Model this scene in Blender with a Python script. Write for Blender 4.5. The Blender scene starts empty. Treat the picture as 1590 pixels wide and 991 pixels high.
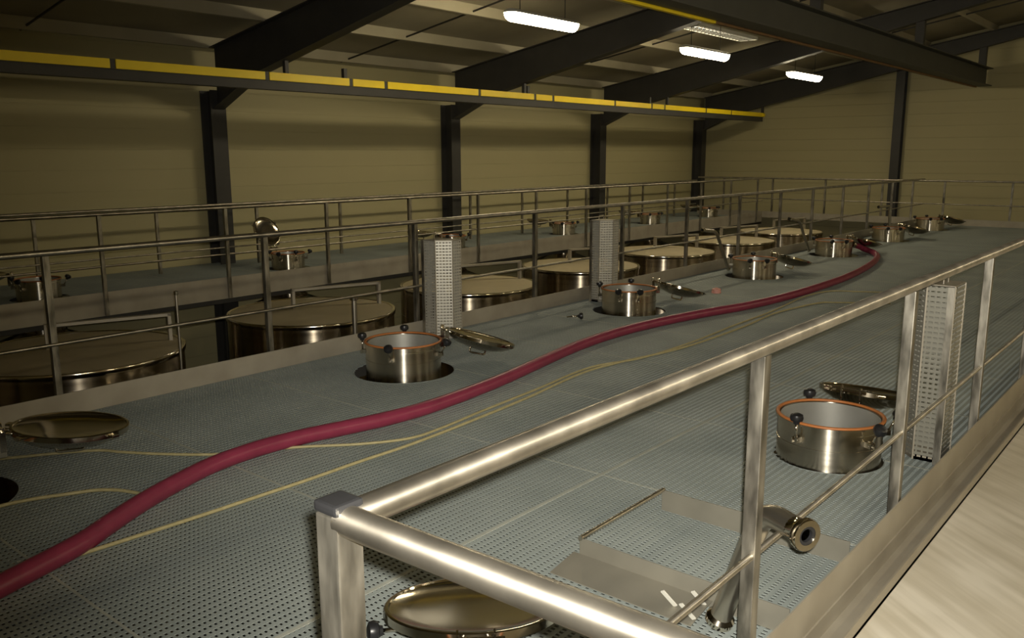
import bpy, bmesh, math, random
from mathutils import Vector, Matrix
random.seed(4)
PI = math.pi
scene = bpy.context.scene
COL = scene.collection

# ------------------------------------------------------------------ helpers
def link(o):
    COL.objects.link(o); return o

def tag(o, label=None, cat=None, group=None, kind=None):
    if label: o['label'] = label
    if cat: o['category'] = cat
    if group: o['group'] = group
    if kind: o['kind'] = kind
    return o

def empty(name, loc, label, cat, group=None, rz=0.0):
    o = bpy.data.objects.new(name, None)
    o.empty_display_size = 0.1
    o.location = loc
    o.rotation_euler = (0, 0, rz)
    link(o)
    return tag(o, label, cat, group)

class MB:
    """collects shapes into one mesh"""
    def __init__(self):
        self.bm = bmesh.new()
    def box(self, c, s, rot=None, bevel=0.0):
        m = Matrix.Translation(Vector(c))
        if rot is not None: m = m @ rot
        g = bmesh.ops.create_cube(self.bm, size=1.0, matrix=m @ Matrix.Diagonal((s[0], s[1], s[2], 1)))
        if bevel:
            es = list({e for v in g['verts'] for e in v.link_edges})
            bmesh.ops.bevel(self.bm, geom=es, offset=bevel, segments=2, affect='EDGES', profile=0.7)
        return self
    def span(self, a, b, bevel=0.0):
        c = [(a[i] + b[i]) / 2 for i in range(3)]
        s = [abs(b[i] - a[i]) for i in range(3)]
        return self.box(c, s, None, bevel)
    def ring(self, pts):
        return [self.bm.verts.new(p) for p in pts]
    def bridge(self, r0, r1, smooth=True):
        n = len(r0)
        for i in range(n):
            f = self.bm.faces.new((r0[i], r0[(i + 1) % n], r1[(i + 1) % n], r1[i])); f.smooth = smooth
    def tube(self, pts, r, n=12, caps=True, radii=None):
        pts = [Vector(p) for p in pts]
        N = len(pts)
        tang = []
        for i in range(N):
            a = pts[max(0, i - 1)]; b = pts[min(N - 1, i + 1)]
            tang.append((b - a).normalized())
        t0 = tang[0]
        up = Vector((0, 0, 1)) if abs(t0.z) < 0.9 else Vector((1, 0, 0))
        u = t0.cross(up).normalized()
        prev = None
        for i in range(N):
            t = tang[i]
            u = (u - t * u.dot(t)).normalized()
            v = t.cross(u)
            rr = radii[i] if radii else r
            ring = self.ring([pts[i] + (u * math.cos(2 * PI * k / n) + v * math.sin(2 * PI * k / n)) * rr for k in range(n)])
            if prev: self.bridge(prev, ring)
            else: first = ring
            prev = ring
        if caps:
            self.bm.faces.new(list(reversed(first))); self.bm.faces.new(prev)
        return self
    def lathe(self, prof, c=(0, 0, 0), n=48, m=None, closed=False, smooth=True):
        c = Vector(c); prev = None; first = None
        for (r, z) in prof:
            pts = []
            if r < 1e-6:
                p = Vector((0, 0, z)); p = (m @ p if m else p) + c
                ring = [self.bm.verts.new(p)]
            else:
                for k in range(n):
                    a = 2 * PI * k / n
                    p = Vector((r * math.cos(a), r * math.sin(a), z))
                    p = (m @ p if m else p) + c
                    pts.append(p)
                ring = self.ring(pts)
            if prev is not None:
                if len(prev) == 1 and len(ring) > 1:
                    for k in range(n):
                        f = self.bm.faces.new((prev[0], ring[k], ring[(k + 1) % n])); f.smooth = smooth
                elif len(ring) == 1 and len(prev) > 1:
                    for k in range(n):
                        f = self.bm.faces.new((prev[k], ring[0], prev[(k + 1) % n])); f.smooth = smooth
                elif len(ring) > 1:
                    self.bridge(prev, ring, smooth)
            else: first = ring
            prev = ring
        if closed and len(first) > 1 and len(prev) > 1:
            self.bridge(prev, first, smooth)
        return self
    def prism(self, poly, axis, a, b):
        """poly of 2D points extruded along axis (0:x,1:y,2:z) from a to b"""
        def P(p, t):
            if axis == 0: return (t, p[0], p[1])
            if axis == 1: return (p[0], t, p[1])
            return (p[0], p[1], t)
        r0 = self.ring([P(p, a) for p in poly]); r1 = self.ring([P(p, b) for p in poly])
        self.bridge(r0, r1, False)
        self.bm.faces.new(list(reversed(r0))); self.bm.faces.new(r1)
        return self
    def quad(self, pts):
        self.bm.faces.new([self.bm.verts.new(p) for p in pts]); return self
    def build(self, name, mat, parent=None, loc=None, autosmooth=True, label=None):
        bmesh.ops.recalc_face_normals(self.bm, faces=self.bm.faces[:])
        me = bpy.data.meshes.new(name)
        if autosmooth:
            for e in self.bm.edges:
                if len(e.link_faces) == 2:
                    if e.link_faces[0].normal.angle(e.link_faces[1].normal, 0) > math.radians(38): e.smooth = False
        self.bm.to_mesh(me); self.bm.free()
        me.materials.append(mat)
        o = bpy.data.objects.new(name, me)
        if loc: o.location = loc
        link(o)
        if parent: o.parent = parent
        if label: o['label'] = label
        return o

def spline(pts, sub=8):
    """Catmull-Rom through points"""
    P = [Vector(p) for p in pts]
    P = [P[0] * 2 - P[1]] + P + [P[-1] * 2 - P[-2]]
    out = []
    for i in range(1, len(P) - 2):
        a, b, c, d = P[i - 1], P[i], P[i + 1], P[i + 2]
        for k in range(sub):
            t = k / sub
            out.append(0.5 * ((2 * b) + (c - a) * t + (2 * a - 5 * b + 4 * c - d) * t * t + (3 * b - a - 3 * c + d) * t ** 3))
    out.append(P[-2])
    return out

def arcpath(pts, rad, seg=8):
    """polyline with rounded corners"""
    P = [Vector(p) for p in pts]
    out = [P[0]]
    for i in range(1, len(P) - 1):
        d0 = (P[i - 1] - P[i]).normalized(); d1 = (P[i + 1] - P[i]).normalized()
        a = P[i] + d0 * rad; b = P[i] + d1 * rad
        for k in range(seg + 1):
            t = k / seg
            out.append((1 - t) ** 2 * a + 2 * t * (1 - t) * P[i] + t * t * b)
    out.append(P[-1])
    return out

def children(o): return [c for c in bpy.data.objects if c.parent == o]
def copy_tree(o, parent=None):
    c = o.copy(); link(c)
    if parent: c.parent = parent
    for ch in children(o): copy_tree(ch, c)
    return c

# ------------------------------------------------------------------ materials
def new_mat(name):
    m = bpy.data.materials.new(name); m.use_nodes = True
    nt = m.node_tree; b = nt.nodes['Principled BSDF']
    return m, nt, b

def N(nt, typ, **kw):
    n = nt.nodes.new(typ)
    for k, v in kw.items(): setattr(n, k, v)
    return n

def mathn(nt, op, a, b=None, c=None):
    n = N(nt, 'ShaderNodeMath', operation=op)
    for i, v in enumerate((a, b, c)):
        if v is None: continue
        if isinstance(v, (int, float)): n.inputs[i].default_value = v
        else: nt.links.new(v, n.inputs[i])
    return n.outputs[0]

def noisy(name, col, col2, scale=6.0, rough=0.6, metal=0.0, bump=0.0, stretch=(1, 1, 1), rough2=None, detail=4, coat=0.0):
    m, nt, b = new_mat(name)
    tc = N(nt, 'ShaderNodeTexCoord'); mp = N(nt, 'ShaderNodeMapping')
    mp.inputs['Scale'].default_value = stretch
    nt.links.new(tc.outputs['Object'], mp.inputs['Vector'])
    nz = N(nt, 'ShaderNodeTexNoise'); nz.inputs['Scale'].default_value = scale; nz.inputs['Detail'].default_value = detail
    nt.links.new(mp.outputs[0], nz.inputs['Vector'])
    cr = N(nt, 'ShaderNodeValToRGB')
    cr.color_ramp.elements[0].position = 0.3; cr.color_ramp.elements[0].color = (*col, 1)
    cr.color_ramp.elements[1].position = 0.7; cr.color_ramp.elements[1].color = (*col2, 1)
    nt.links.new(nz.outputs['Fac'], cr.inputs[0]); nt.links.new(cr.outputs[0], b.inputs['Base Color'])
    b.inputs['Roughness'].default_value = rough; b.inputs['Metallic'].default_value = metal
    if rough2 is not None:
        mr = N(nt, 'ShaderNodeMapRange'); mr.inputs['From Min'].default_value = 0.3; mr.inputs['From Max'].default_value = 0.7
        mr.inputs['To Min'].default_value = rough; mr.inputs['To Max'].default_value = rough2
        nt.links.new(nz.outputs['Fac'], mr.inputs['Value']); nt.links.new(mr.outputs[0], b.inputs['Roughness'])
    if bump:
        bp = N(nt, 'ShaderNodeBump'); bp.inputs['Strength'].default_value = bump; bp.inputs['Distance'].default_value = 0.01
        nt.links.new(nz.outputs['Fac'], bp.inputs['Height']); nt.links.new(bp.outputs[0], b.inputs['Normal'])
    return m

M = {}
M['tube'] = noisy('brushed_tube_steel', (.50, .46, .38), (.62, .57, .48), 5, .28, .97, 0.0, (1, 1, 1), .30)
M['post'] = noisy('satin_post_steel', (.15, .14, .115), (.44, .41, .345), 22, .34, .92, 0.0, (1, 1, .25), .50)
M['plate'] = noisy('dull_sheet_steel', (.36, .32, .25), (.44, .40, .32), 4, .5, .4, .03, (1, 1, 1), .6)
M['curb'] = noisy('folded_sheet_steel', (.25, .235, .19), (.31, .29, .235), 4, .45, .5, 0.0, (1, 1, 1), .5)
M['polish'] = noisy('polished_stainless', (.62, .57, .47), (.68, .63, .53), 3, .10, 1.0, 0.0, (1, 1, 1), .15)
M['tankbody'] = noisy('tank_stainless', (.50, .46, .36), (.58, .53, .42), 3, .16, 1.0, 0.0, (1, 1, .1), .22)
M['tanktop'] = noisy('dusty_tank_lid', (.38, .32, .20), (.47, .40, .26), 3, .5, .35, .02, (1, 1, 1), .65)
def brushed(name, c1, c2, rough, aniso, scale=3, axis='Z', st=(.4, .4, 14), metal=1.0, r2=None):
    m = noisy(name, c1, c2, scale, rough, metal, 0.0, st, r2 or rough * 1.25)
    b = m.node_tree.nodes['Principled BSDF']
    tg = N(m.node_tree, 'ShaderNodeTangent'); tg.direction_type = 'RADIAL'; tg.axis = axis
    b.inputs['Anisotropic'].default_value = aniso; b.inputs['Anisotropic Rotation'].default_value = .25
    m.node_tree.links.new(tg.outputs[0], b.inputs['Tangent'])
    return m
M['collar'] = brushed('turned_stainless', (.60, .55, .45), (.66, .61, .51), .22, .93)
M['tankbody'] = brushed('tank_stainless', (.44, .37, .27), (.52, .45, .34), .22, .93, 2)
M['tubeY'] = brushed('rail_tube_steel', (.36, .33, .275), (.62, .57, .48), .34, .75, 9, 'Y', (1, 1, 1), .97, .37)
M['tubeX'] = brushed('rail_tube_steel_cross', (.36, .33, .275), (.62, .57, .48), .34, .75, 9, 'X', (1, 1, 1), .97, .37)
M['inner'] = noisy('inner_collar_steel', (.44, .43, .385), (.52, .51, .46), 5, .4, .7)
M['gasket'] = noisy('orange_gasket', (.40, .135, .035), (.50, .18, .05), 14, .5)
M['black'] = noisy('black_plastic', (.012, .012, .013), (.02, .02, .021), 8, .35)
M['dark'] = noisy('dark_painted_steel', (.034, .032, .028), (.045, .042, .036), 3, .55)
M['girder'] = noisy('grey_green_girder', (.060, .060, .050), (.075, .074, .062), 2, .55)
M['lid'] = noisy('dark_polished_lid', (.40, .355, .27), (.46, .41, .32), 3, .12, 1.0)  # base colour lowered to paint in the dark holes it reflects
M['brown'] = noisy('rusty_brown_strip', (.16, .085, .03), (.22, .12, .04), 6, .6)  # brown stands in for dim light on the yellow bar
M['purlin'] = noisy('galvanised_purlin', (.40, .36, .25), (.46, .42, .30), 2, .55, .2)
M['yellow'] = noisy('yellow_rail', (.90, .66, .008), (.94, .70, .012), 5, .45)
M['hose'] = noisy('burgundy_hose', (.21, .028, .058), (.27, .036, .075), 10, .36)
M['cord'] = noisy('beige_rubber_tube', (.36, .31, .15), (.44, .38, .20), 30, .55)
M['pink'] = noisy('pink_cap', (.65, .30, .24), (.72, .36, .30), 20, .5)
M['white'] = noisy('white_enamel', (.62, .60, .52), (.68, .66, .58), 6, .5)
M['concrete'] = noisy('lower_concrete', (.10, .095, .08), (.15, .14, .12), 2, .8)

def wall_mat(name, c1, c2, pitch=.30):
    m, nt, b = new_mat(name)
    geo = N(nt, 'ShaderNodeNewGeometry'); sep = N(nt, 'ShaderNodeSeparateXYZ')
    nt.links.new(geo.outputs['Position'], sep.inputs[0])
    fr = mathn(nt, 'FRACT', mathn(nt, 'DIVIDE', sep.outputs['Z'], pitch))
    joint = mathn(nt, 'LESS_THAN', fr, .05)
    nz = N(nt, 'ShaderNodeTexNoise'); nz.inputs['Scale'].default_value = 1.0
    mp = N(nt, 'ShaderNodeMapping'); mp.inputs['Scale'].default_value = (.3, .3, 4)
    nt.links.new(geo.outputs['Position'], mp.inputs[0]); nt.links.new(mp.outputs[0], nz.inputs['Vector'])
    mix = N(nt, 'ShaderNodeMixRGB'); mix.inputs[1].default_value = (*c1, 1); mix.inputs[2].default_value = (*c2, 1)
    nt.links.new(nz.outputs['Fac'], mix.inputs[0])
    nt.links.new(mix.outputs[0], b.inputs['Base Color'])
    bp = N(nt, 'ShaderNodeBump'); bp.inputs['Strength'].default_value = .9; bp.inputs['Distance'].default_value = .03
    inv = mathn(nt, 'SUBTRACT', 1.0, joint)
    nt.links.new(inv, bp.inputs['Height']); nt.links.new(bp.outputs[0], b.inputs['Normal'])
    b.inputs['Roughness'].default_value = .6
    return m
M['wall'] = wall_mat('ribbed_beige_cladding', (.41, .365, .195), (.46, .405, .22))
M['ceil'] = noisy('tan_roof_sheet', (.27, .24, .165), (.33, .29, .20), 1.2, .7, 0, .03)

def grating_mat():
    m, nt, b = new_mat('gritty_mesh_grating')
    geo = N(nt, 'ShaderNodeNewGeometry')
    nz = N(nt, 'ShaderNodeTexNoise'); nz.inputs['Scale'].default_value = 1.7; nz.inputs['Detail'].default_value = 5
    nt.links.new(geo.outputs['Position'], nz.inputs['Vector'])
    cr = N(nt, 'ShaderNodeValToRGB')
    cr.color_ramp.elements[0].position = .3; cr.color_ramp.elements[0].color = (.245, .277, .262, 1)
    cr.color_ramp.elements[1].position = .7; cr.color_ramp.elements[1].color = (.325, .358, .338, 1)
    nt.links.new(nz.outputs['Fac'], cr.inputs[0]); nt.links.new(cr.outputs[0], b.inputs['Base Color'])
    b.inputs['Roughness'].default_value = .7
    return m
M['grate'] = grating_mat()
M['seam'] = noisy('dusty_panel_edge', (.34, .35, .30), (.42, .43, .37), 8, .8)

def perf_mat(name, col):
    """sheet with rows of slots; slots are real openings"""
    m, nt, b = new_mat(name)
    uv = N(nt, 'ShaderNodeUVMap'); sep = N(nt, 'ShaderNodeSeparateXYZ')
    nt.links.new(uv.outputs[0], sep.inputs[0])
    fu = mathn(nt, 'FRACT', mathn(nt, 'DIVIDE', sep.outputs['X'], .030)); fv = mathn(nt, 'FRACT', mathn(nt, 'DIVIDE', sep.outputs['Y'], .0285))
    h = mathn(nt, 'MULTIPLY', mathn(nt, 'GREATER_THAN', fu, .30), mathn(nt, 'GREATER_THAN', fv, .62))
    b.inputs['Base Color'].default_value = (*col, 1)
    b.inputs['Metallic'].default_value = .35; b.inputs['Roughness'].default_value = .42
    nt.links.new(mathn(nt, 'SUBTRACT', 1.0, h), b.inputs['Alpha'])
    return m
M['perf'] = perf_mat('perforated_sheet', (.47, .445, .375))
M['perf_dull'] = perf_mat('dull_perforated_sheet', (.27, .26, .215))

def slab_mat():
    m, nt, b = new_mat('scuffed_beige_slab')
    geo = N(nt, 'ShaderNodeNewGeometry'); mp = N(nt, 'ShaderNodeMapping')
    mp0 = N(nt, 'ShaderNodeMapping'); mp0.inputs['Rotation'].default_value = (0, 0, math.radians(39)); mp.inputs['Scale'].default_value = (1.0, 16, 1)
    nt.links.new(geo.outputs['Position'], mp0.inputs[0]); nt.links.new(mp0.outputs[0], mp.inputs[0])
    nz = N(nt, 'ShaderNodeTexNoise'); nz.inputs['Scale'].default_value = 1.2; nz.inputs['Detail'].default_value = 3
    nt.links.new(mp.outputs[0], nz.inputs['Vector'])
    n2 = N(nt, 'ShaderNodeTexNoise'); n2.inputs['Scale'].default_value = 2.5
    nt.links.new(geo.outputs['Position'], n2.inputs['Vector'])
    mul = mathn(nt, 'MULTIPLY', nz.outputs['Fac'], n2.outputs['Fac'])
    cr = N(nt, 'ShaderNodeValToRGB')
    cr.color_ramp.elements[0].position = .15; cr.color_ramp.elements[0].color = (.60, .54, .42, 1)
    cr.color_ramp.elements[1].position = .38; cr.color_ramp.elements[1].color = (.78, .72, .60, 1)
    nt.links.new(mul, cr.inputs[0]); nt.links.new(cr.outputs[0], b.inputs['Base Color'])
    b.inputs['Roughness'].default_value = .6
    return m
M['slab'] = slab_mat()

def emis(name, col, s):
    m, nt, b = new_mat(name)
    b.inputs['Base Color'].default_value = (.8, .8, .75, 1)
    b.inputs['Emission Color'].default_value = (*col, 1); b.inputs['Emission Strength'].default_value = s
    return m
TUBE = 43.0
M['glow'] = emis('lit_diffuser', (1.0, .86, .58), TUBE)
M['glow2'] = emis('lit_louvre_lamp', (1.0, .88, .66), 9.5)

# ------------------------------------------------------------------ setting
XW, YG = -12.6, 24.2          # left wall, gable wall
XR, YF = 6.2, -5.0            # unseen right and rear walls
RIDGE = -2.0
def ceil_z(x):
    return 3.46 + .165 * (min(x, 2 * RIDGE - x) + 12.56)
def struct(mb, name, mat, **k): return tag(mb.build(name, mat, **k), kind='structure')
struct(MB().span((XW - .2, YF - .2, -3.4), (XR + .2, YG + .2, -3.2)), 'floor', M['concrete'])
struct(MB().span((XW - .2, YF - .2, -3.2), (XW, YG + .2, ceil_z(XW))), 'wall_left', M['wall'])
struct(MB().span((XR, YF - .2, -3.2), (XR + .2, YG + .2, ceil_z(XR))), 'wall_right', M['wall'])
gp = [(XW, -3.2), (XR, -3.2), (XR, ceil_z(XR)), (RIDGE, ceil_z(RIDGE)), (XW, ceil_z(XW))]
struct(MB().prism(gp, 1, YG, YG + .2), 'wall_back', M['wall'])
struct(MB().prism(gp, 1, YF - .2, YF), 'wall_front', M['wall'])
cp = [(XW - .2, ceil_z(XW - .2)), (RIDGE, ceil_z(RIDGE)), (XR + .2, ceil_z(XR + .2)), (XR + .2, ceil_z(XR + .2) + .15), (RIDGE, ceil_z(RIDGE) + .15), (XW - .2, ceil_z(XW - .2) + .15)]
ceiling = struct(MB().prism(cp, 1, YF - .2, YG + .2), 'ceiling', M['ceil'])
COLY = [2.25, 7.6, 12.95, 18.3, 23.65]
ang = math.atan(.165)
for k in range(7):                       # purlins
    x = -12.35 + 1.5 * k
    if x > RIDGE: break
    zc = ceil_z(x)
    mb = MB()
    mb.prism([(x, zc + .01), (x, zc - .17), (x + .055, zc - .165), (x + .055, zc - .15), (x + .012, zc - .15), (x + .012, zc + .01)], 1, YF, YG)
    o = mb.build('purlin', M['purlin'], ceiling)
for a, b_ in zip(COLY[:-1], COLY[1:]):   # sag rods in mid-bay
    ym = (a + b_) / 2
    mb = MB()
    mb.tube([(XW + .05, ym, ceil_z(XW) - .10), (RIDGE, ym, ceil_z(RIDGE) - .10)], .016, 8)
    mb.build('sag_rod', M['dark'], ceiling)

# grating decks ------------------------------------------------------
def deck(name, x0, x1, y0, y1, holes, seams_x=(), seam_step=1.2, depth=.0035, PX=.038, PY=.022, WX=.0195, WY=.0102):
    """mesh grating of crossing bars, cut out round the hatches"""
    verts = []; faces = []
    def bar(xa, xb, ya, yb, z):
        i = len(verts)
        for zz in (z - depth, z):
            verts.extend([(xa, ya, zz), (xb, ya, zz), (xb, yb, zz), (xa, yb, zz)])
        faces.extend([(i + 4, i + 5, i + 6, i + 7), (i, i + 1, i + 5, i + 4), (i + 1, i + 2, i + 6, i + 5), (i + 2, i + 3, i + 7, i + 6), (i + 3, i, i + 4, i + 7)])
    def pieces(lo, hi, cuts):
        cuts = sorted(c for c in cuts if c[1] > lo and c[0] < hi); t = lo; out = []
        for a, b in cuts:
            if a - t > .002: out.append((t, a))
            t = max(t, b)
        if hi - t > .002: out.append((t, hi))
        return out
    n = int((x1 - x0) / PX)
    for k in range(n + 1):
        x = x0 + k * PX
        cuts = [(h[1] - math.sqrt(h[2] ** 2 - (x - h[0]) ** 2), h[1] + math.sqrt(h[2] ** 2 - (x - h[0]) ** 2)) for h in holes if abs(x - h[0]) < h[2]]
        for a, b in pieces(y0, y1, cuts): bar(x, min(x + WX, x1), a, b, 0.0)
    n = int((y1 - y0) / PY)
    for k in range(n + 1):
        y = y0 + k * PY
        cuts = [(h[0] - math.sqrt(h[2] ** 2 - (y - h[1]) ** 2), h[0] + math.sqrt(h[2] ** 2 - (y - h[1]) ** 2)) for h in holes if abs(y - h[1]) < h[2]]
        for a, b in pieces(x0, x1, cuts): bar(a, b, y, min(y + WY, y1), -.0004)
    me = bpy.data.meshes.new(name); me.from_pydata(verts, [], faces); me.update(); me.materials.append(M['grate'])
    o = link(bpy.data.objects.new(name, me)); tag(o, kind='structure')
    # raised edges where panels meet, and binding bands round the hatches
    mb = MB()
    for x in seams_x: mb.span((x - .009, y0, -depth), (x + .009, y1, .0012))
    y = math.ceil(y0 / seam_step) * seam_step + .1
    while y < y1 - .1:
        cuts = [(h[0] - math.sqrt(h[2] ** 2 - (y - h[1]) ** 2), h[0] + math.sqrt(h[2] ** 2 - (y - h[1]) ** 2)) for h in holes if abs(y - h[1]) < h[2]]
        for a, b in pieces(x0, x1, cuts): mb.span((a, y - .006, -depth), (b, y + .006, .0010))
        y += seam_step
    mb.build('panel_edge', M['seam'], o)
    for h in holes:
        MB().lathe([(h[2], -depth), (h[2] + .006, -depth), (h[2] + .006, .0015), (h[2], .0015)], (h[0], h[1], 0), 56, closed=True).build('binding_band', M['grate'], o)
    return o

XK, XN, X2, X3 = -5.84, -1.016, -9.97, -12.0
HATCH_MAIN = [(-4.85, 1.22), (-4.98, 4.60), (-5.04, 8.07), (-5.12, 11.52), (-5.17, 14.83), (-5.22, 18.03), (-5.26, 21.25)]
HATCH_NEAR = [(-1.325, 1.455), (-1.62, 4.775)]
HATCH_FAR = [(-11.1, 4.25), (-11.1, 7.9), (-11.1, 11.55), (-11.2, 15.2), (-11.2, 18.85), (-11.2, 22.0)]
hm = [(x, y, .405) for x, y in HATCH_MAIN] + [(x, y, .300) for x, y in HATCH_NEAR]
deck('deck_grating', XK + .015, XN - .012, -1.5, 22.9, hm, (-2.46,))
deck('deck_grating', XW + .01, X2 - .015, -1.5, 22.9, [(x, y, .33) for x, y in HATCH_FAR])
deck('deck_grating', XW + .01, XN - .012, 22.905, YG - .01, [])
# beams that carry the decks
for i, x in enumerate((-5.74, -3.4, -1.12, -10.08, -12.4)):
    struct(MB().span((x - .05, -1.5, -.20), (x + .05, 22.9, -.03)), 'trim_%d' % (i + 1), M['dark'])
# beige walkway slab the camera stands on
struct(MB().span((-.90, -4.9, -.28), (XR, 12.0, -.09)), 'floor_walkway', M['slab'])

# columns -------------------------------------------------------------
ordn = ['nearest the left end', 'second from the left', 'third from the left', 'fourth from the left', 'in the far corner of the hall']
lab_col = ['dark steel column against the left wall outside the left edge',
           'dark steel column against the beige wall, leftmost and widest in view',
           'dark steel column standing behind the nearer perforated box',
           'dark steel column on the long wall behind the farther perforated box',
           'dark steel column in the corner where long wall meets gable wall']
lab_raf = ['dark roof rafter at the top left corner of the view',
           'dark roof rafter rising from the leftmost wall column',
           'dark roof rafter rising past the nearest lit strip lamp',
           'dark roof rafter crossing below the second strip lamp',
           'dark roof rafter along the top of the gable wall']
def raf_top(x): return ceil_z(x) - .165
def raf_bot(x): return 3.06 + .215 * (x + 10.3) if x > -11.2 else 2.867 - .42 * (-11.2 - x)
for i, y in enumerate(COLY):
    c = empty('steel_column', (XW + .17, y, -3.2), lab_col[i], 'column')
    h = raf_bot(XW + .3) + 3.2 + .3
    mb = MB()
    mb.span((-.15, -.13, 0), (.0 - .135, .13, h)); mb.span((.135, -.13, 0), (.15, .13, h)); mb.span((-.14, -.006, 0), (.14, .006, h))
    mb.build('shaft', M['dark'], c)
    mb = MB().span((-.165, -.2, 0), (.25, .2, .02), .004)
    mb.build('base_plate', M['dark'], c)
    r = empty('roof_rafter', (XW + .3, y, raf_bot(XW + .3)), lab_raf[i], 'rafter')
    ox, oz = XW + .3, raf_bot(XW + .3)
    xs = [XW + .32, -11.2, RIDGE]
    poly = [(x - ox, raf_bot(x) - oz) for x in xs] + [(RIDGE - ox, raf_top(RIDGE) - oz), (XW + .32 - ox, raf_top(XW + .32) - oz)]
    MB().prism(poly, 1, -.007, .007).build('web', M['dark'], r)
    mb = MB()
    for (xa, xb) in zip(xs[:-1], xs[1:]):
        mb.prism([(xa - ox, raf_bot(xa) - oz), (xb - ox, raf_bot(xb) - oz), (xb - ox, raf_bot(xb) - oz + .016), (xa - ox, raf_bot(xa) - oz + .016)], 1, -.10, .10)
    mb.build('bottom_flange', M['dark'], r)
    mb = MB()
    xa, xb = xs[0], xs[-1]
    mb.prism([(xa - ox, raf_top(xa) - oz - .016), (xb - ox, raf_top(xb) - oz - .016), (xb - ox, raf_top(xb) - oz), (xa - ox, raf_top(xa) - oz)], 1, -.10, .10)
    mb.build('top_flange', M['dark'], r)
# gable post
g = empty('gable_post', (-6.93, YG - .13, -3.2), 'slim dark steel post standing in the middle of the gable wall', 'column')
hz = ceil_z(-6.93) + 3.2 - .02
mb = MB(); mb.span((-.11, -.12, 0), (.11, -.10, hz)); mb.span((-.11, .09, 0), (.11, .11, hz)); mb.span((-.01, -.11, 0), (.01, .10, hz))
mb.build('shaft', M['dark'], g)
MB().span((-.16, -.17, 0), (.16, .125, .02)).build('base_plate', M['dark'], g)

# yellow overhead rail along the left wall ------------------------------
XP = -10.5
rail = empty('overhead_rail', (XP, 0, 2.61), 'long yellow banded rail on a dark beam under the left eaves', 'rail')
mb = MB()
mb.span((-.07, -3, 0), (.07, 23.55, .012)); mb.span((-.006, -3, .01), (.006, 23.55, .21)); mb.span((-.07, -3, .112), (.06, 23.55, .124))
mb.span((-.05, -3, 0), (-.038, 23.55, .12))
mb.span((.045, -3, .0), (.06, 23.55, .115))
mb.build('carrier_beam', M['dark'], rail)
cuts = [-3, .9, 2.4, 5.09, 7.24, 8.72, 9.42, 11.62, 13.2, 13.77, 15.97, 17.5, 18.08, 20.14, 21.56, 23.5]
for a, b_ in zip(cuts[:-1], cuts[1:]):
    MB().span((.02, a + .035, .125), (.075, b_ - .035, .235), .006).build('yellow_section', M['yellow'], rail)
for a in cuts[1:-1]:
    MB().span((.015, a - .03, .12), (.066, a + .03, .238)).build('joint_sleeve', M['dark'], rail)
for y in COLY + [8.65, 13.05, 17.5]:
    zt = raf_bot(XP) - 2.61 if y in COLY else .36
    MB().span((-.03, y - .03, .2), (.03, y + .03, zt + .02)).build('hanger', M['dark'], rail)
mb = MB().tube([(.05, 23.5, .18), (.05, 23.62, .18)], .058, 14)
mb.build('end_cap', M['yellow'], rail)

# big girder ------------------------------------------------------------
GZ, GH = 3.325, .42
gd = empty('roof_girder', (-5.0, 0, GZ), 'deep grey green girder crossing under the roof at top right', 'girder')
mb = MB()
mb.span((-.15, -4.9, 0), (.15, 24.15, .02)); mb.span((-.009, -4.9, .02), (.009, 24.15, GH - .02)); mb.span((-.15, -4.9, GH - .02), (.15, 24.15, GH))
mb.build('beam', M['girder'], gd)
MB().span((-.20, -4.9, -.035), (-.145, 10.1, .045), .005).build('yellow_strip', M['yellow'], gd)
MB().span((-.20, 10.13, -.03), (-.15, 24.0, .03), .004).build('brown_strip', M['brown'], gd)  # far stretch of the yellow bar, dim light painted in as brown
for y in COLY:
    zt = raf_bot(-5.0) - GZ
    MB().span((-.08, y - .06, GH - .01), (.08, y + .06, zt + .01)).build('hanger', M['dark'], gd)
cl = empty('junction_clamp', (-4.88, 9.35, GZ + GH), 'small shiny cable clamp on top of the roof girder', 'clamp')
MB().span((-.04, -.28, 0), (.04, .28, .03), .004).build('bracket', M['dark'], cl)
for dy in (-.2, 0, .2):
    MB().lathe([(0, .0), (.032, .0), (.036, .03), (.02, .055), (0, .058)], (0, dy, .03), 14).build('fitting', M['polish'], cl)

# strip lamps ---------------------------------------------------------------
ADDED_ROW = [(2 * RIDGE + 7.8, y, 3.60, 1.62) for y in (.4, 5.2, 10.05, 14.95, 19.75)]  # added lamp row out of view, brightens the foreground
lab_l = ['lit strip lamp hanging under the roof, largest and nearest of the three rounded ones',
         'lit rounded strip lamp hanging just below the louvred lamp',
         'lit rounded strip lamp farthest away, smallest, near the gable wall']
lab_l += ['lit rounded strip lamp of the lamp rows above and beside the picture'] * len(ADDED_ROW)
def capsule(L, w, h, z0, z1, top):
    """rounded-end elongated shell profile"""
    n = 10
    def outline(s):
        pts = []
        for k in range(n + 1):
            a = -PI / 2 + PI * k / n
            pts.append((w * s * math.cos(a + PI / 2) * 1.0, L / 2 - w + w * s * math.sin(a + PI / 2)))
        for k in range(n + 1):
            a = PI / 2 + PI * k / n
            pts.append((w * s * math.cos(a + PI / 2), -L / 2 + w + w * s * math.sin(a + PI / 2)))
        return pts
    mb = MB(); prev = None
    prof = [(max(.12, math.cos(t * PI / 12)), z0 + (z1 - z0) * math.sin(t * PI / 12)) for t in range(7)]
    for s, z in prof:
        r = mb.ring([(x, y, z) for x, y in outline(s)])
        if prev: mb.bridge(prev, r)
        else: first = r
        prev = r
    mb.bm.faces.new(prev); mb.bm.faces.new(first)
    return mb
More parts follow.
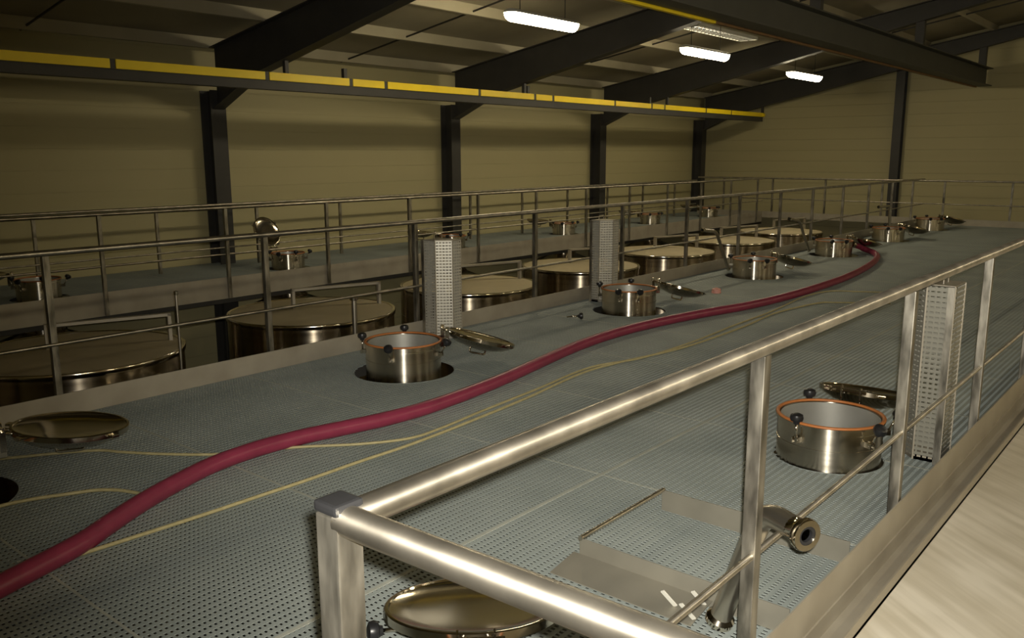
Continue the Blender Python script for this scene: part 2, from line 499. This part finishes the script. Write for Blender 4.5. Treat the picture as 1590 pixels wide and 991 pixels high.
for i, (x, y, z, L) in enumerate([(-7.8, 10.05, 3.60, 1.62), (-7.8, 14.95, 3.57, 1.75), (-7.8, 19.75, 3.48, 1.8)] + ADDED_ROW):
    o = empty('strip_lamp', (x, y, z), lab_l[i], 'lamp', 'strip lamps' if i < 3 else 'strip lamps out of view')
    capsule(L, .112, 0, 0, .06, True).build('housing', M['white'], o)
    capsule(L - .02, .106, 0, 0, -.115, False).build('diffuser', M['glow'], o)
    zt = ceil_z(x) - z
    for s in (-1, 1):
        MB().tube([(0, s * L * .32, .055), (0, s * L * .32, zt + .005)], .006, 6).build('hanging_wire', M['dark'], o)
# louvred lamp
lv = empty('louvred_lamp', (-8.05, 16.0, ceil_z(-8.05) - .20), 'bright rectangular lamp with a white louvre grille near the girder', 'lamp')
mb = MB(); mb.span((-.20, -1.3, .07), (.20, 1.3, .10)); mb.span((-.20, -1.3, 0), (-.188, 1.3, .09)); mb.span((.188, -1.3, 0), (.20, 1.3, .09)); mb.span((-.2, -1.3, 0), (.2, -1.288, .09)); mb.span((-.2, 1.288, 0), (.2, 1.3, .09))
mb.build('housing', M['white'], lv)
for s in (-1, 1):
    MB().tube([(s * .09, -1.2, .045), (s * .09, 1.2, .045)], .019, 10).build('lamp_tube', M['glow2'], lv)
mb = MB()
for k in range(17): mb.span((-.19, -1.2 + .15 * k - .004, .002), (.19, -1.2 + .15 * k + .004, .022))
mb.span((-.004, -1.29, .002), (.004, 1.29, .022))
mb.build('louvre', M['girder'], lv)
for s in (-1, 1):
    MB().span((-.015, s * .9 - .015, .1), (.015, s * .9 + .015, .202)).build('bracket', M['dark'], lv)

# ------------------------------------------------------------------ guard rails
def railing(name, label, x, y0, y1, posts, zt, mids, post_s=.042, rt=.021, rm=.0125, toe=True, facia=0.0, side=1):
    """rail in the plane X = x"""
    o = empty(name, (x, y0, 0), label, 'railing')
    MB().tube([(0, 0, zt), (0, y1 - y0, zt)], rt, 16).build('top_rail', M['tubeY'], o)
    for z in mids:
        MB().tube([(0, 0, z), (0, y1 - y0, z)], rm, 12).build('mid_rail', M['tubeY'], o)
    if toe:
        MB().span((-.004, 0, -facia), (.004, y1 - y0, .15)).build('toe_plate', M['plate'], o)
    for y in posts:
        mb = MB().box((-side * post_s * .55, y - y0, (zt - rt * .4 - .12) / 2), (post_s, post_s, zt - rt * .4 + .12), None, .003)
        mb.build('post', M['post'], o)
    return o
railing('guard_rail', 'long steel guard rail between the hatched deck and the gap with round tanks', XK, -1.4, 22.75,
        [-1.0, .65, 2.30, 3.956, 5.60, 7.42, 9.2, 10.87, 12.55, 14.12, 15.57, 17.15, 18.7, 20.3, 21.9], 1.095, [.49], side=1, facia=.12)
railing('guard_rail', 'steel guard rail on the near edge of the narrow far platform', X2, -1.4, 22.75,
        [4.53 + 1.62 * k for k in range(-3, 12)], 1.05, [.45], side=-1, facia=.13)
railing('guard_rail', 'steel guard rail along the back of the far platform beside the wall', X3, -1.4, 22.75,
        [6.31 + 1.69 * k for k in range(-4, 10)], 0.965, [.30], side=1, toe=False)
# rail across the far end
yb = 22.85
o = empty('guard_rail', (0, yb, 0), 'steel guard rail across the far end in front of the gable wall', 'railing')
MB().tube([(X3, 0, 1.055), (XN, 0, 1.055)], .022, 14).build('top_rail', M['tubeX'], o)
MB().tube([(X3, 0, .50), (XN, 0, .50)], .014, 12).build('mid_rail', M['tubeX'], o)
MB().span((X3, -.004, -.02), (XN, .004, .15)).build('toe_plate', M['plate'], o)
for k in range(8):
    MB().box((X3 + .8 + 1.45 * k, .03, .5), (.045, .045, 1.08), None, .003).build('post', M['post'], o)

# near guard rail: long side, short side, corner ----------------------------
YC = .800
o = empty('guard_rail', (XN, YC, 0), 'shiny foreground steel guard rail turning a corner at a square post', 'railing')
ZT = 1.147
MB().tube([(0, .0, ZT), (0, 13.2, ZT)], .0255, 24).build('top_rail', M['tubeY'], o, label='long tubular top rail')
MB().tube([(.0, .0, ZT), (1.05, .045, ZT - .012)], .0255, 24).build('top_rail', M['tubeX'], o, label='short tubular top rail in the foreground')
MB().tube([(-.01, 0, .47), (-.01, 13.2, .47)], .0115, 14).build('mid_rail', M['tubeY'], o)
MB().tube([(.0, 0, .47), (1.05, .045, .46)], .0115, 14).build('mid_rail', M['tubeX'], o)
MB().span((.010, .03, -.01), (.016, 13.2, .15)).build('toe_plate', M['plate'], o)
mb = MB(); mb.span((.016, .03, -.085), (.115, 13.2, -.075)); mb.span((.016, .03, -.085), (.022, 13.2, .0)); mb.span((.108, .03, -.085), (.115, 13.2, -.03))
mb.build('edge_channel', M['plate'], o)
c = MB().box((-.012, .002, (ZT + .01) / 2 - .04), (.052, .052, ZT + .01 + .08), None, .004).build('corner_post', M['post'], o)
MB().box((-.012, .002, ZT + .022), (.056, .056, .018), None, .006).build('cap', M['black'], c, label='black plastic cap')
for y in (2.41 - YC, 3.985 - YC, 5.55 - YC, 7.1 - YC, 8.7 - YC, 10.3 - YC, 11.9 - YC, 13.45 - YC):
    MB().box((-.018, y, (ZT - .03 - .075) / 2), (.046, .046, ZT - .03 + .075), None, .003).build('post', M['post'], o)
MB().box((1.03, .04, (ZT - .02 - .09) / 2), (.046, .046, ZT - .02 + .09), None, .003).build('post', M['post'], o)

# ------------------------------------------------------------------ hatches
def hatch(name, x, y, r, label, group, adir, tilt=14, hgt=.245, knobs=(200, 265, 310, 100), lid=True, lidr=None, hup=.065, ears=(60, 150, 210, 300), dome=1.0, tankr=.6):
    o = empty(name, (x, y, 0), label, 'hatch', group)
    ri = r - .012
    MB().lathe([(r, -.42), (r, -.30), (r, .105), (r, .1115), (r + .0022, .1125), (r + .0022, .1175), (r, .1185), (r, .125), (r, hgt - .02), (r, hgt - .012), (r + .010, hgt - .010), (r + .010, hgt), (ri, hgt), (ri, hgt - .02), (ri, -.42)], n=64, closed=True).build('collar', M['collar'], o)
    # gasket on the rim
    pr = []
    for k in range(10):
        a = 2 * PI * k / 10
        pr.append((r + .001 + .011 * math.cos(a), hgt + .006 + .008 * math.sin(a)))
    MB().lathe(pr, n=64, closed=True).build('gasket', M['gasket'], o)
    MB().lathe([(ri - .001, -.42), (ri - .003, hgt - .004), (ri - .005, hgt - .004), (ri - .004, -.42)], n=48, closed=True).build('inner_wall', M['inner'], o)
    # hidden vessel below the deck that carries the collar
    MB().lathe([(0, -3.2), (tankr, -3.2), (tankr, -.62), (tankr * .96, -.55), (r + .02, -.42), (r + .02, -.40), (ri, -.40)], n=40).build('vessel', M['tankbody'], o)
    for k, a in enumerate(knobs):
        t = math.radians(a); ct, st = math.cos(t), math.sin(t)
        def P(rr, z, tt=0): return (rr * ct - tt * st, rr * st + tt * ct, z)
        # lug on collar, swing bolt, knob
        mb = MB()
        for s in (-.014, .014):
            mb.box(P(r + .022, hgt - .085, s), (.045, .006, .03), Matrix.Rotation(t, 4, 'Z'))
        mb.tube([P(r + .03, hgt - .085, -.022), P(r + .03, hgt - .085, .022)], .006, 8)
        out = .03 if k % 2 == 0 else .075
        zt = hgt + .02 if k % 2 == 0 else hgt - .0
        mb.tube([P(r + .03, hgt - .085), P(r + out, zt)], .0065, 8)
        cp_ = mb.build('clamp', M['polish'], o)
        kb = MB()
        kc = Vector(P(r + out, zt)); d = (kc - Vector(P(r + .03, hgt - .085))).normalized()
        q = Vector((0, 0, 1)).rotation_difference(d).to_matrix()
        kb.lathe([(0, -.014), (.016, -.014), (.019, 0), (.033, .006), (.037, .021), (.033, .038), (.018, .046), (0, .046)], kc, 16, q)
        kb.build('knob', M['black'], cp_)
    # lid with hinge
    if lid:
        t = math.radians(adir); lr = lidr or (r - .012)
        H = Matrix.Rotation(t, 3, 'Z')
        tl = math.radians(tilt)
        hp = Vector((r + .055, 0, hgt + hup))
        def W(p): return H @ Vector(p)
        mb = MB()
        for s in (-.055, .055):
            mb.box(W((r + .03, s, hgt - .03)), (.075, .007, .075), Matrix.Rotation(t, 4, 'Z'), .002)
            mb.box(W((r + .055, s, hgt + hup * .4)), (.03, .007, .07 + hup), Matrix.Rotation(t, 4, 'Z'), .002)
        mb.tube([W((r + .055, -.085, hgt + hup)), W((r + .055, .085, hgt + hup))], .010, 12)
        hg = mb.build('hinge', M['polish'], o)
        # local frame of the lid: x away from the hinge, tilted down
        ex = Vector((math.cos(tl), 0, -math.sin(tl))); ez = Vector((math.sin(tl), 0, math.cos(tl)))
        L = Matrix((ex, (0, 1, 0), ez)).transposed()
        R = H @ L
        base = W(hp)
        cen = base + R @ Vector((lr + .045, 0, -.004))
        mb = MB()
        # dish: rim up, crown hanging down, with thickness
        top = [(0, -.016), (lr * .35, -.015), (lr * .7, -.011), (lr * .9, -.003), (lr * .955, .002), (lr * .965, .008), (lr, .008)]
        bot = [(lr + .003, .006), (lr + .003, -.020), (lr * .965, -.026), (lr * .9, -.026 - .014 * dome), (lr * .7, -.026 - .044 * dome), (lr * .35, -.026 - .069 * dome), (0, -.026 - .076 * dome)]
        mb.lathe(top + bot, cen, 64, R)
        ld = mb.build('lid', M['lid'] if dome > .5 else M['polish'], o)
        mb = MB()
        for s in (-.04, .04):
            a = base + R @ Vector((0, s, 0)); b = base + R @ Vector((.12, s, -.03))
            mb.tube([a, b], .009, 8)
        mb.build('hinge_arm', M['polish'], ld)
        for aa in ears:
            mb = MB()
            p = cen + R @ Vector((lr * math.cos(math.radians(aa)), lr * math.sin(math.radians(aa)), -.006))
            d = R @ Vector((math.cos(math.radians(aa)), math.sin(math.radians(aa)), 0))
            mb.box(p + d * .016, (.04, .045, .012), (R @ Matrix.Rotation(math.radians(aa), 3, 'Z')).to_4x4(), .002)
            mb.build('clamp_ear', M['polish'], ld)
        mb = MB()
        if ears: mb.tube(arcpath([cen + R @ Vector((-.07, 0, -.09)), cen + R @ Vector((-.07, 0, -.14)), cen + R @ Vector((.07, 0, -.14)), cen + R @ Vector((.07, 0, -.09))], .02, 5), .008, 8)
        if ears: mb.build('handle', M['polish'], ld)
    return o
lab_m = ['hatch at the left edge of the deck, only its shiny open lid showing',
         'open steel hatch with orange gasket, nearest complete one along the left guard rail',
         'open steel hatch in front of the farther perforated box',
         'open steel hatch just beyond the small pink cap',
         'open steel hatch where the dark red hose ends',
         'open steel hatch just beyond the end of the dark red hose',
         'open steel hatch farthest away on the main deck, by the end rail']
for i, (x, y) in enumerate(HATCH_MAIN):
    hatch('tank_hatch', x, y, .30, lab_m[i], 'hatches on the main deck', 64 if i else 78, 16 if i else 6, knobs=(205, 320, 118, 285) if i != 1 else (218, 300, 135, 20))
hatch('tank_hatch', HATCH_NEAR[0][0], HATCH_NEAR[0][1], .27, 'hatch whose polished round lid lies open below the foreground rail', 'hatches beside the foreground rail', 134, 11, knobs=(250, 30, 300), lidr=.290, ears=(), dome=.3)
hatch('tank_hatch', HATCH_NEAR[1][0], HATCH_NEAR[1][1], .285, 'open steel hatch with orange gasket seen through the foreground rail', 'hatches beside the foreground rail', 90, 11, knobs=(132, 332, 256, 30), lidr=.29)
lab_f = ['small open hatch on the far platform at the left edge',
         'small open hatch on the far platform with its lid standing upright',
         'small hatch on the far platform behind the nearer perforated box',
         'small hatch on the far platform left of the farther perforated box',
         'small hatch on the far platform right of the farther perforated box',
         'small hatch at the far end of the far platform']
for i, (x, y) in enumerate(HATCH_FAR):
    up = i == 1
    hatch('tank_hatch', x, y, .25, lab_f[i], 'hatches on the far platform', 188 if up else 230, -64 if up else -4, hgt=.23, knobs=(250, 300, 350, 60))

# ------------------------------------------------------------------ tanks in the gap
TY = [.65, 3.3, 5.95, 8.6, 11.25, 13.9, 16.55, 19.2]
lab_t = ['round steel tank in the gap beyond the left edge',
         'round steel tank in the gap at the left edge, a thin rod in front',
         'round steel tank in the gap just left of the nearer perforated box',
         'round steel tank in the gap right behind the nearer perforated box',
         'round steel tank partly hidden by the farther perforated box',
         'round steel tank with pale lid just right of the farther perforated box',
         'round steel tank behind the bent pipe standing on the deck',
         'round steel tank farthest along the gap']
TX, TR = -7.95, .93
def tank(x, y, r, label):
    o = empty('storage_tank', (x, y, -3.2), label, 'tank', 'round tanks in the gap')
    H = 3.2 - .03
    MB().lathe([(0, 0), (r, 0), (r, H - .055), (r - .004, H - .05)], n=96).build('shell', M['tankbody'], o)
    MB().lathe([(r - .02, H - .05), (r + .012, H - .05), (r + .016, H - .03), (r + .016, H - .008), (r + .010, H), (r - .01, H), (r - .02, H - .006)], n=96, closed=True).build('rim', M['polish'], o)
    MB().lathe([(r - .015, H - .01), (r * .7, H + .02), (r * .3, H + .04), (.12, H + .045), (0, H + .045)], n=96).build('lid', M['tanktop'], o)
    # lifting bridge over the lid
    a = math.radians(-27); ca, sa = math.cos(a), math.sin(a)
    mb = MB()
    mb.span((r - .12, -.03, H - .01), (r - .09, .03, H + .26)); mb.span((-r * .25, -.03, H + .03), (-r * .25 + .03, .03, H + .26))
    mb.span((-r * .25, -.03, H + .235), (r - .09, .03, H + .262))
    b = mb.build('bridge', M['plate'], o); b.rotation_euler = (0, 0, math.radians(72))
    # side step bracket
    mb = MB(); rr = r + .005
    mb.span((r - .01, -.24, H - .16), (r + .15, -.20, H - .135)); mb.span((r - .01, .20, H - .16), (r + .15, .24, H - .135)); mb.span((r + .12, -.24, H - .16), (r + .16, .24, H - .135))
    b = mb.build('side_bracket', M['tube'], o); b.rotation_euler = (0, 0, math.radians(5))
    return o
for y, l in zip(TY, lab_t): tank(TX, y, TR, l)
# thin rods/ladders in the gap
def rod(x, y, z0, z1, w, label):
    o = empty('gauge_rod', (x, y, z0), label, 'rod')
    MB().tube([(0, 0, 0), (0, 0, z1 - z0)], w, 10).build('stem', M['tube'], o)
    MB().lathe([(0, 0), (w * 2.2, 0), (w * 2.2, .03), (w, .04)], (0, 0, 0), 12).build('foot', M['post'], o)
    MB().lathe([(w, z1 - z0 - .02), (w * 1.6, z1 - z0 - .015), (w * 1.6, z1 - z0 + .01), (0, z1 - z0 + .015)], (0, 0, 0), 12).build('tip', M['polish'], o)
rod(-6.02, 3.266, -3.2, .70, .010, 'thin upright rod in front of the leftmost tank')
rod(-6.08, 5.02, -3.2, .42, .024, 'thick upright pipe standing in front of the tank left of the nearer perforated box')

# ------------------------------------------------------------------ perforated boxes
def perf_box(x, y, z0, h, mir, label, d=.15):
    o = empty('perforated_box', (x, y, z0), label, 'box', 'perforated boxes along the rails')
    s = mir
    foot = [(0, 0), (s * d, 0), (s * (d + .115), .115), (s * (d + .115), .225), (0, .225)]
    bm = bmesh.new(); uvl = bm.loops.layers.uv.new('UVMap'); u = 0
    for i in range(len(foot)):
        a, b = Vector((*foot[i], 0)), Vector((*foot[(i + 1) % len(foot)], 0)); L = (b - a).length
        vs = [bm.verts.new(a), bm.verts.new(b), bm.verts.new(b + Vector((0, 0, h))), bm.verts.new(a + Vector((0, 0, h)))]
        f = bm.faces.new(vs)
        for lp, uvc in zip(f.loops, ((u, 0), (u + L, 0), (u + L, h), (u, h))): lp[uvl].uv = uvc
        u += L
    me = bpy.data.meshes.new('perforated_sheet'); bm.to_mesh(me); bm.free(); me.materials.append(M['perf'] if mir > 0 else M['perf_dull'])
    sh = bpy.data.objects.new('perforated_sheet', me); link(sh); sh.parent = o
    # solid edge trims, top cap and base
    mb = MB()
    for p in foot: mb.box((p[0], p[1], h / 2), (.008, .008, h))
    mb.build('edge_trim', M['plate'], o)
    MB().prism(foot, 2, h - .004, h + .004).build('top_cap', M['plate'], o)
    mb = MB().prism(foot, 2, 0, .03); mb.build('base', M['plate'], o)
    MB().span((-s * .004, -.03, 0), (s * .030, -.024, h), 0).build('mounting_strip', M['post'], o, label='plain flat strip along the rail side')
    cx, cy = s * (d * .55), .11
    MB().tube(arcpath([(cx, cy - .05, h), (cx, cy - .05, h + .05), (cx, cy + .05, h + .05), (cx, cy + .05, h)], .012, 4), .006, 8).build('handle', M['tube'], o)
    return o
perf_box(-5.775, 5.625, .004, .925, 1, 'tall perforated steel box on the deck, nearer one against the left guard rail')
perf_box(-5.70, 8.28, .004, .955, 1, 'tall perforated steel box, farther one against the left guard rail', d=.11)
perf_box(-1.085, 5.02, .004, 1.0, -1, 'perforated steel box behind a post of the foreground rail at right edge', d=.14)

# ------------------------------------------------------------------ bent pipes
def cane(pts, r, label, elbow=.10):
    o = empty('bent_pipe', pts[0], label, 'pipe', 'bent pipes on the deck')
    b0 = Vector(pts[0]); P = [Vector(p) - b0 for p in pts]
    MB().tube(arcpath(P, elbow, 8), r, 16, caps=False).build('tube', M['tube'], o)
    e = P[-1]; d = (P[-1] - P[-2]).normalized(); q = Vector((0, 0, 1)).rotation_difference(d).to_matrix()
    MB().lathe([(r * .80, -.05), (r * .80, .014), (r * 1.28, .014), (r * 1.36, .008), (r * 1.36, -.006), (r * 1.05, -.02), (r, -.05)], e, 24, q, closed=True).build('union_ring', M['polish'], o)
    MB().lathe([(r * .55, -.002), (r * .80, -.002), (r * .80, .010), (r * .55, .010)], e, 24, q, closed=True).build('gasket', M['black'], o)
    d = (P[1] - P[0]).normalized(); q = Vector((0, 0, 1)).rotation_difference(d).to_matrix()
    MB().lathe([(r * 1.0, .0), (r * 1.3, .0), (r * 1.3, .02), (r * 1.0, .035)], P[0], 20, q, closed=True).build('foot_ring', M['polish'], o)
    return o
cane([(-5.62, 11.75, .03), (-5.62, 11.30, .62), (-5.64, 10.92, .665)], .024, 'bent steel pipe leaning by the left guard rail beside the third open hatch along it', .09)
cane([(-5.64, 14.95, .03), (-5.64, 14.42, .59), (-5.66, 14.04, .64)], .024, 'bent steel pipe leaning by the left guard rail beside the hatch where the hose ends', .09)
cane([(-5.66, 19.6, .03), (-5.66, 19.5, .60), (-5.66, 18.75, .615)], .024, 'bent steel pipe at the far end with a bright horizontal top', .07)
cane([(-1.262, 2.69, .03), (-1.085, 2.62, .535), (-.912, 2.53, .53)], .040, 'bent steel pipe beside the foreground rail post, open end facing out', .085)

# ------------------------------------------------------------------ folded curb frame on the deck
cf = empty('curb_frame', (-1.965, 2.80, 0), 'low folded steel curb frame lying on the grating in the foreground', 'frame')
mb = MB()
mb.prism([(0, .002), (.004, .002), (.004, .105), (0, .105)], 0, 0, .92)
b = mb.build('front_plate', M['curb'], cf)
mb = MB()
mb.prism([(0.0, .030), (-.17, .002), (-.17, .006), (0.0, .034)], 0, -.03, .62)
b = mb.build('sloping_flange', M['curb'], cf)
mb = MB()
mb.span((0, .690, .002), (.90, .694, .105))
mb.build('rear_plate', M['curb'], cf)
mb = MB().tube([(.004, -.002, .105), (.004, .698, .105)], .011, 12)
mb.build('side_rod', M['tube'], cf)
for (x, y) in ((.50, -.12), (.59, -.05), (.60, -.16)):
    mb = MB().box((x, y, .052), (.016, .006, .085), Matrix.Rotation(-.5, 4, 'Y') @ Matrix.Rotation(.5, 4, 'X')); mb.build('tab', M['white'], cf, label='small pale tab')

# ------------------------------------------------------------------ hose and cords
hp = [(-3.42, .75), (-3.58, 1.2), (-3.684, 1.47), (-3.785, 1.642), (-3.895, 1.835), (-4.0, 2.06), (-4.11, 2.36), (-4.148, 2.676), (-4.122, 2.976), (-4.057, 3.26), (-4.0, 3.533), (-3.975, 3.845), (-4.0, 4.26), (-4.06, 4.74), (-4.15, 5.238), (-4.265, 5.868), (-4.325, 6.418), (-4.33, 6.983), (-4.267, 7.624), (-4.156, 8.25), (-4.016, 8.899), (-3.927, 9.762), (-3.905, 10.955), (-3.954, 12.065), (-4.11, 13.384), (-4.333, 14.475), (-4.60, 15.15), (-4.80, 15.32), (-4.92, 15.20), (-5.00, 15.05)]
pts = [(x, y, .049) for x, y in hp]
pts[-3] = (*hp[-3], .08); pts[-2] = (-4.87, 15.22, .13); pts[-1] = (-4.93, 15.10, .17)
ho = empty('wine_hose', (-4.05, 3.9, 0), 'thick dark red hose snaking across the grating deck', 'hose')
off = Vector((4.05, -3.9, 0))
MB().tube([p + off for p in spline(pts, 8)], .047, 20).build('hose_body', M['hose'], ho)
e0, e1 = Vector(pts[-2]) + off, Vector(pts[-1]) + off
MB().tube([e1 - (e1 - e0).normalized() * .03, e1 + (e1 - e0).normalized() * .03], .052, 20).build('coupling', M['polish'], ho)
def cord(pts2, r, label, dz=None):
    P = [(x, y, r + .001 + (dz[i] if dz else 0)) for i, (x, y) in enumerate(pts2)]
    o = MB().tube(spline(P, 8), r, 10).build('thin_hose', M['cord'])
    return tag(o, label, 'hose')
cA = [(-4.30, 1.90), (-4.36, 1.72), (-4.28, 1.35), (-3.95, 1.15), (-3.75, 1.25), (-3.66, 1.48), (-3.63, 1.97), (-3.62, 2.31), (-3.61, 2.63), (-3.61, 2.98), (-3.6, 3.37), (-3.63, 3.92), (-3.69, 4.6), (-3.79, 5.37), (-3.76, 5.88), (-3.62, 6.72), (-3.61, 7.88), (-3.67, 8.79), (-3.62, 9.39), (-3.53, 9.84), (-3.39, 9.96), (-2.9, 10.3)]
cA = [(-4.02, 1.98), (-4.17, 1.94), (-4.29, 1.88), (-4.38, 1.76), (-4.5, 1.4), (-4.3, .95), (-3.9, 1.0), (-3.68, 1.25)] + cA[5:]
cord(cA, .0095, 'thin beige hose, the longer one nearer the foreground rail')
cB = [(-5.3, 1.6), (-4.99, 2.08), (-4.81, 2.2), (-4.6, 2.33), (-4.33, 2.55), (-4.09, 2.9), (-3.84, 3.18), (-3.69, 3.44), (-3.68, 3.7), (-3.73, 4.19), (-3.78, 4.82), (-3.85, 5.6), (-3.70, 6.16), (-3.67, 7.01), (-3.72, 7.96), (-3.75, 8.97), (-3.85, 10.18), (-3.75, 10.77), (-3.45, 10.95), (-3.0, 11.2)]
cord(cB, .0085, 'thin beige hose that passes under the dark red hose')

# ------------------------------------------------------------------ small things on the deck
for kx, ky, ka, kl in ((-5.14, 7.26, (.8, .55, .1), 'loose black knob with a short bolt lying on the deck before the farther perforated box'),
                       (-2.16, 1.84, (-.5, -.8, .1), 'loose black knob on the deck beside the polished lid in the foreground')):
  kb = empty('clamp_knob', (kx, ky, 0), kl, 'knob', 'loose knobs on the deck')
  qx = Vector((0, 0, 1)).rotation_difference(Vector(ka).normalized()).to_matrix()
  MB().lathe([(0, -.012), (.018, -.012), (.02, 0), (.034, .006), (.038, .02), (.034, .036), (.018, .042), (0, .042)], (0, 0, .040), 18, qx).build('knob', M['black'], kb)
  mb = MB(); a = Vector((0, 0, .040)); d = qx @ Vector((0, 0, -1)); mb.tube([a, a + d * .13], .008, 8); mb.build('bolt', M['polish'], kb)
pk = empty('pipe_cap', (-4.835, 9.79, 0), 'small pink cap lying on the deck before the second bent pipe', 'cap')
MB().lathe([(0, .055), (.05, .055), (.055, .05), (.055, .02), (.06, .018), (.06, .0), (0, 0)], (0, 0, .0), 20).build('body', M['pink'], pk)
MB().lathe([(.0, .0), (.02, 0), (.02, .01), (0, .014)], (0, 0, .055), 12).build('button', M['pink'], pk)

# ------------------------------------------------------------------ camera
f_px, W_, H_ = 1330.0, 1590.0, 991.0
cx0, cy0 = 795.0, 495.5
VY = (1925.0, 237.0)
yv = Vector((VY[0] - cx0, -(VY[1] - cy0), -f_px)).normalized()
pv = (VY[0] - 2745, VY[1] + 2745 * .003)
dv = Vector((pv[0] - cx0, -(pv[1] - cy0), -f_px))
nv = dv.cross(yv).normalized()
if nv.y < 0: nv = -nv
xv = yv.cross(nv)
Rm = Matrix((xv, yv, nv))
cam = bpy.data.cameras.new('camera'); co = bpy.data.objects.new('camera', cam); link(co)
cam.sensor_fit = 'HORIZONTAL'; cam.sensor_width = 36.0; cam.lens = f_px / W_ * 36.0
cam.clip_start = .05; cam.clip_end = 200
co.matrix_world = Matrix.Translation((0, 0, 1.71)) @ Rm.to_4x4()
scene.camera = co

# ------------------------------------------------------------------ light
fl = bpy.data.lights.new('camera_flash', 'SPOT'); fl.energy = 1010; fl.color = (1.0, .95, .84)
fl.spot_size = math.radians(90); fl.spot_blend = 1.0; fl.shadow_soft_size = .012
fo = bpy.data.objects.new('camera_flash', fl); link(fo)
fo.matrix_world = Matrix.Translation(Vector((0, 0, 1.71)) + Rm @ Vector((.022, .034, 0))) @ Rm.to_4x4() @ Matrix.Rotation(math.radians(-9), 4, 'Y')
w = bpy.data.worlds.new('world'); scene.world = w; w.use_nodes = True
w.node_tree.nodes['Background'].inputs[0].default_value = (1, .85, .6, 1)
w.node_tree.nodes['Background'].inputs[1].default_value = .0

scene.view_settings.view_transform = 'Standard'
scene.view_settings.look = 'None'
scene.view_settings.exposure = 0.0
scene.view_settings.gamma = 1.0
scene.view_settings.use_curve_mapping = False
cy = scene.cycles
cy.use_denoising = True
cy.max_bounces = 8; cy.diffuse_bounces = 4; cy.glossy_bounces = 5; cy.transparent_max_bounces = 16
cy.sample_clamp_indirect = 6.0
cy.caustics_reflective = False; cy.caustics_refractive = False
